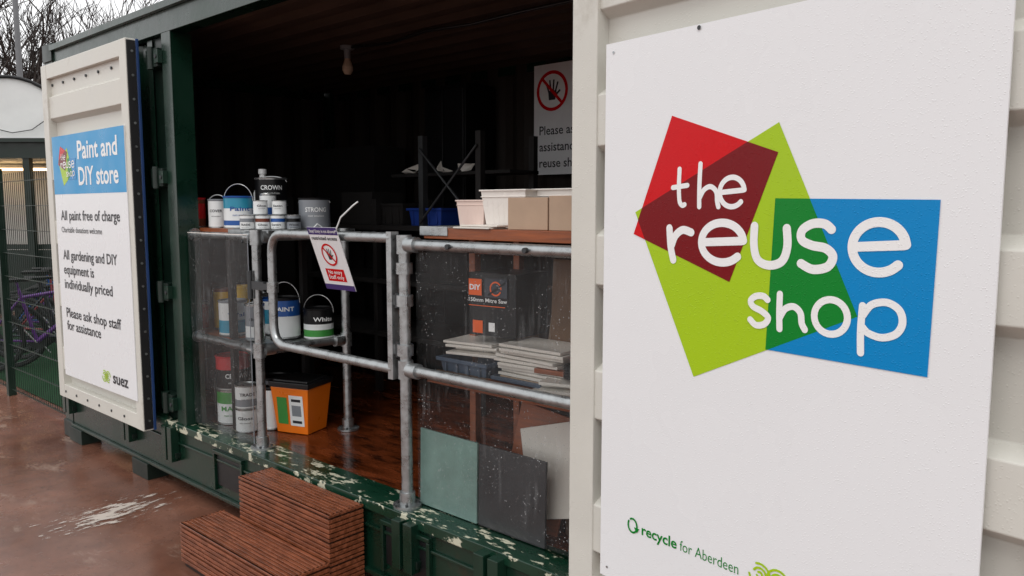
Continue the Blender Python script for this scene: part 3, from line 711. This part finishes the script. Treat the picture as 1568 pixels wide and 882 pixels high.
for z in (.6,1.1,1.6): s.box((-4.9,2.6,z),(3.9,3.0,z+.03),'wood')
cols=['card','card2','cred','cblue','cwhite','cgreen','orange','dark','wood']
for z in (.63,1.13,1.63):
    x=-4.8
    while x<3.7:
        w_=R.uniform(.12,.35); s.box((x,2.62,z),(x+w_,2.9,z+R.uniform(.15,.4)),R.choice(cols)); x+=w_+.03
s.build('open_sided_shelter')
o=Vector((-.665*14-.634*.747*14,.747*14-.634*.665*14-1.97,0))
dirv=Vector((o.x,o.y+1.97,0)).normalized(); rv=Vector((dirv.y,-dirv.x,0))
t=MB(); n=16; zt=3.95; r0=.85
prof=[(-r0,0)]+[(-r0*math.cos(math.pi*k/n),zt-r0*.95+r0*.95*math.sin(math.pi*k/n)) for k in range(n+1)]+[(r0,0)]
vs=[]
for q in (0,1,2,3,4):
    for (a,z) in prof: vs.append(o+rv*a+dirv*q*.9+Vector((0,0,z)))
m_=len(prof); t.add(vs,[(q*m_+k,q*m_+k+1,(q+1)*m_+k+1,(q+1)*m_+k) for q in range(4) for k in range(m_-1)],'canvas',True)
t.add([o+rv*a+Vector((0,0,z))+dirv*.02 for a,z in prof],[tuple(range(m_))],'canvas')
t.tube([o+rv*a*1.01+Vector((0,0,z+.01)) for a,z in prof],.03,'black',8)
t.tube([o-dirv*.03+rv*a+Vector((0,0,z)) for a,z in ((-.6,3.3),(-.3,3.05),(0,2.98),(.3,3.05),(.6,3.3))],.008,'black',6)
t.build('canvas_tent')
p=MB(); lx,ly=-1.129*20,.335*20-1.97; p.tube([(lx,ly,0),(lx,ly,5),(lx,ly,10)],[.09,.07,.05],'pole',10); p.tube([(lx,ly,10),(lx-.4,ly-.3,10.3),(lx-1,ly-.8,10.35)],.04,'pole',8); p.box((lx-1.4,ly-1.0,10.28),(lx-.9,ly-.7,10.4),'pole'); p.build('street_lamp')
def bike(x,y,ang,col,lean=.1):
    m=Matrix.Translation((x,y,0))@Matrix.Rotation(ang,4,'Z')@Matrix.Rotation(lean,4,'X'); b=MB(m)
    for cx in (-.52,.52):
        b.tube([(cx+.33*math.cos(a),0,.345+.33*math.sin(a)) for a in [2*math.pi*k/28 for k in range(28)]],.022,'tyre',8,True)
        b.tube([(cx+.305*math.cos(a),0,.345+.305*math.sin(a)) for a in [2*math.pi*k/28 for k in range(28)]],.009,'iron',6,True)
        for k in range(12):
            a=math.pi*k/6; b.tube([(cx,0,.345),(cx+.3*math.cos(a),0,.345+.3*math.sin(a))],.002,'iron',4)
        b.tube([(cx,-.05,.345),(cx,.05,.345)],.02,'tin',8)
    bb=(-.08,0,.3);seat=(-.2,0,.82);head=(.36,0,.84);hl=(.4,0,.7)
    for p0,p1,r in ((bb,seat,.018),(bb,hl,.024),((-.19,0,.76),head,.018),((-.52,0,.345),bb,.012),((-.52,0,.345),(-.19,0,.76),.012),(head,(.52,0,.345),.016),(seat,(-.22,0,.93),.012),(head,(.34,0,.98),.012)): b.tube([p0,p1],r,col,8)
    b.tube([(.28,-.28,1.0),(.36,-.2,1.0),(.34,0,.99),(.36,.2,1.0),(.28,.28,1.0)],.014,'tyre',8)
    b.add([(-.36,-.07,.95),(-.36,.07,.95),(-.08,.015,.95),(-.08,-.015,.95),(-.34,-.05,.92),(-.34,.05,.92),(-.1,.01,.925),(-.1,-.01,.925)],[(0,3,2,1),(4,5,6,7),(0,1,5,4),(1,2,6,5),(2,3,7,6),(3,0,4,7)],'tyre')
    b.tube([(-.08,.02,.3),(-.08,.05,.3)],.085,'iron',18); b.tube([(-.08,.06,.3),(.02,.06,.16)],.008,'tin',6); b.tube([(-.08,-.05,.3),(-.18,-.05,.44)],.008,'tin',6)
    b.build('bicycle')
for k in range(16):
    bike(-8.7-.30*k+R.uniform(-.1,.1),.72+.17*k+R.uniform(-.15,.15),1.15+R.uniform(-.35,.35),['purple','bgrey','bred','tyre','purple','cblue','tyre','purple'][k%8],R.uniform(-.15,.15))
def tree(x,y,h,seed):
    rr=random.Random(seed); b=MB()
    def br(p,d,l,r,dep):
        pts=[p];q=p;dd=d
        n=3 if dep<5 else 2
        for k in range(n):
            dd=(dd+Vector((rr.uniform(-.18,.18),rr.uniform(-.18,.18),rr.uniform(-.05,.15)))).normalized(); q=q+dd*l/n; pts.append(q)
        b.tube(pts,[r*(1-.35*k/n) for k in range(n+1)],'bark',6 if dep<2 else 3,cap=False)
        if dep>=6: return
        for k in range(rr.choice((2,3,3)) if dep<5 else 3):
            t=rr.uniform(.35,1); i_=min(int(t*n),n-1); pp=pts[i_].lerp(pts[i_+1],t*n-i_) if k else pts[-1]
            ax=Vector((rr.uniform(-1,1),rr.uniform(-1,1),rr.uniform(-.3,.6))); nd=(dd*.95+ax.normalized()*rr.uniform(.45,.85)).normalized()
            br(pp,nd,l*rr.uniform(.62,.82),max(r*.58,.011),dep+1)
    br(Vector((x,y,-.05)),Vector((0,0,1)),h*.28,h*.018,0); b.build('bare_tree')
k=0
for (x,y,h) in ((-27,4.4,11),(-29,6.3,12.5),(-28,8,11),(-30,9.6,12),(-31,11.6,12),(-34,6,13),(-33,8.6,12),(-27.5,5.6,10)):
    tree(x,y,h,40+k); k+=1
# ------------------------------------------------------------------ camera
cd=bpy.data.cameras.new('camera'); co=bpy.data.objects.new('camera',cd); sc.collection.objects.link(co)
cd.lens=27.32; cd.sensor_width=36; cd.clip_end=1000; cd.clip_start=.05
co.location=(0,-1.97,CZ); co.rotation_euler=(math.radians(84.2),0,math.radians(41.7)); sc.camera=co
sc.view_settings.view_transform='Standard'; sc.view_settings.look='None'; sc.view_settings.exposure=0
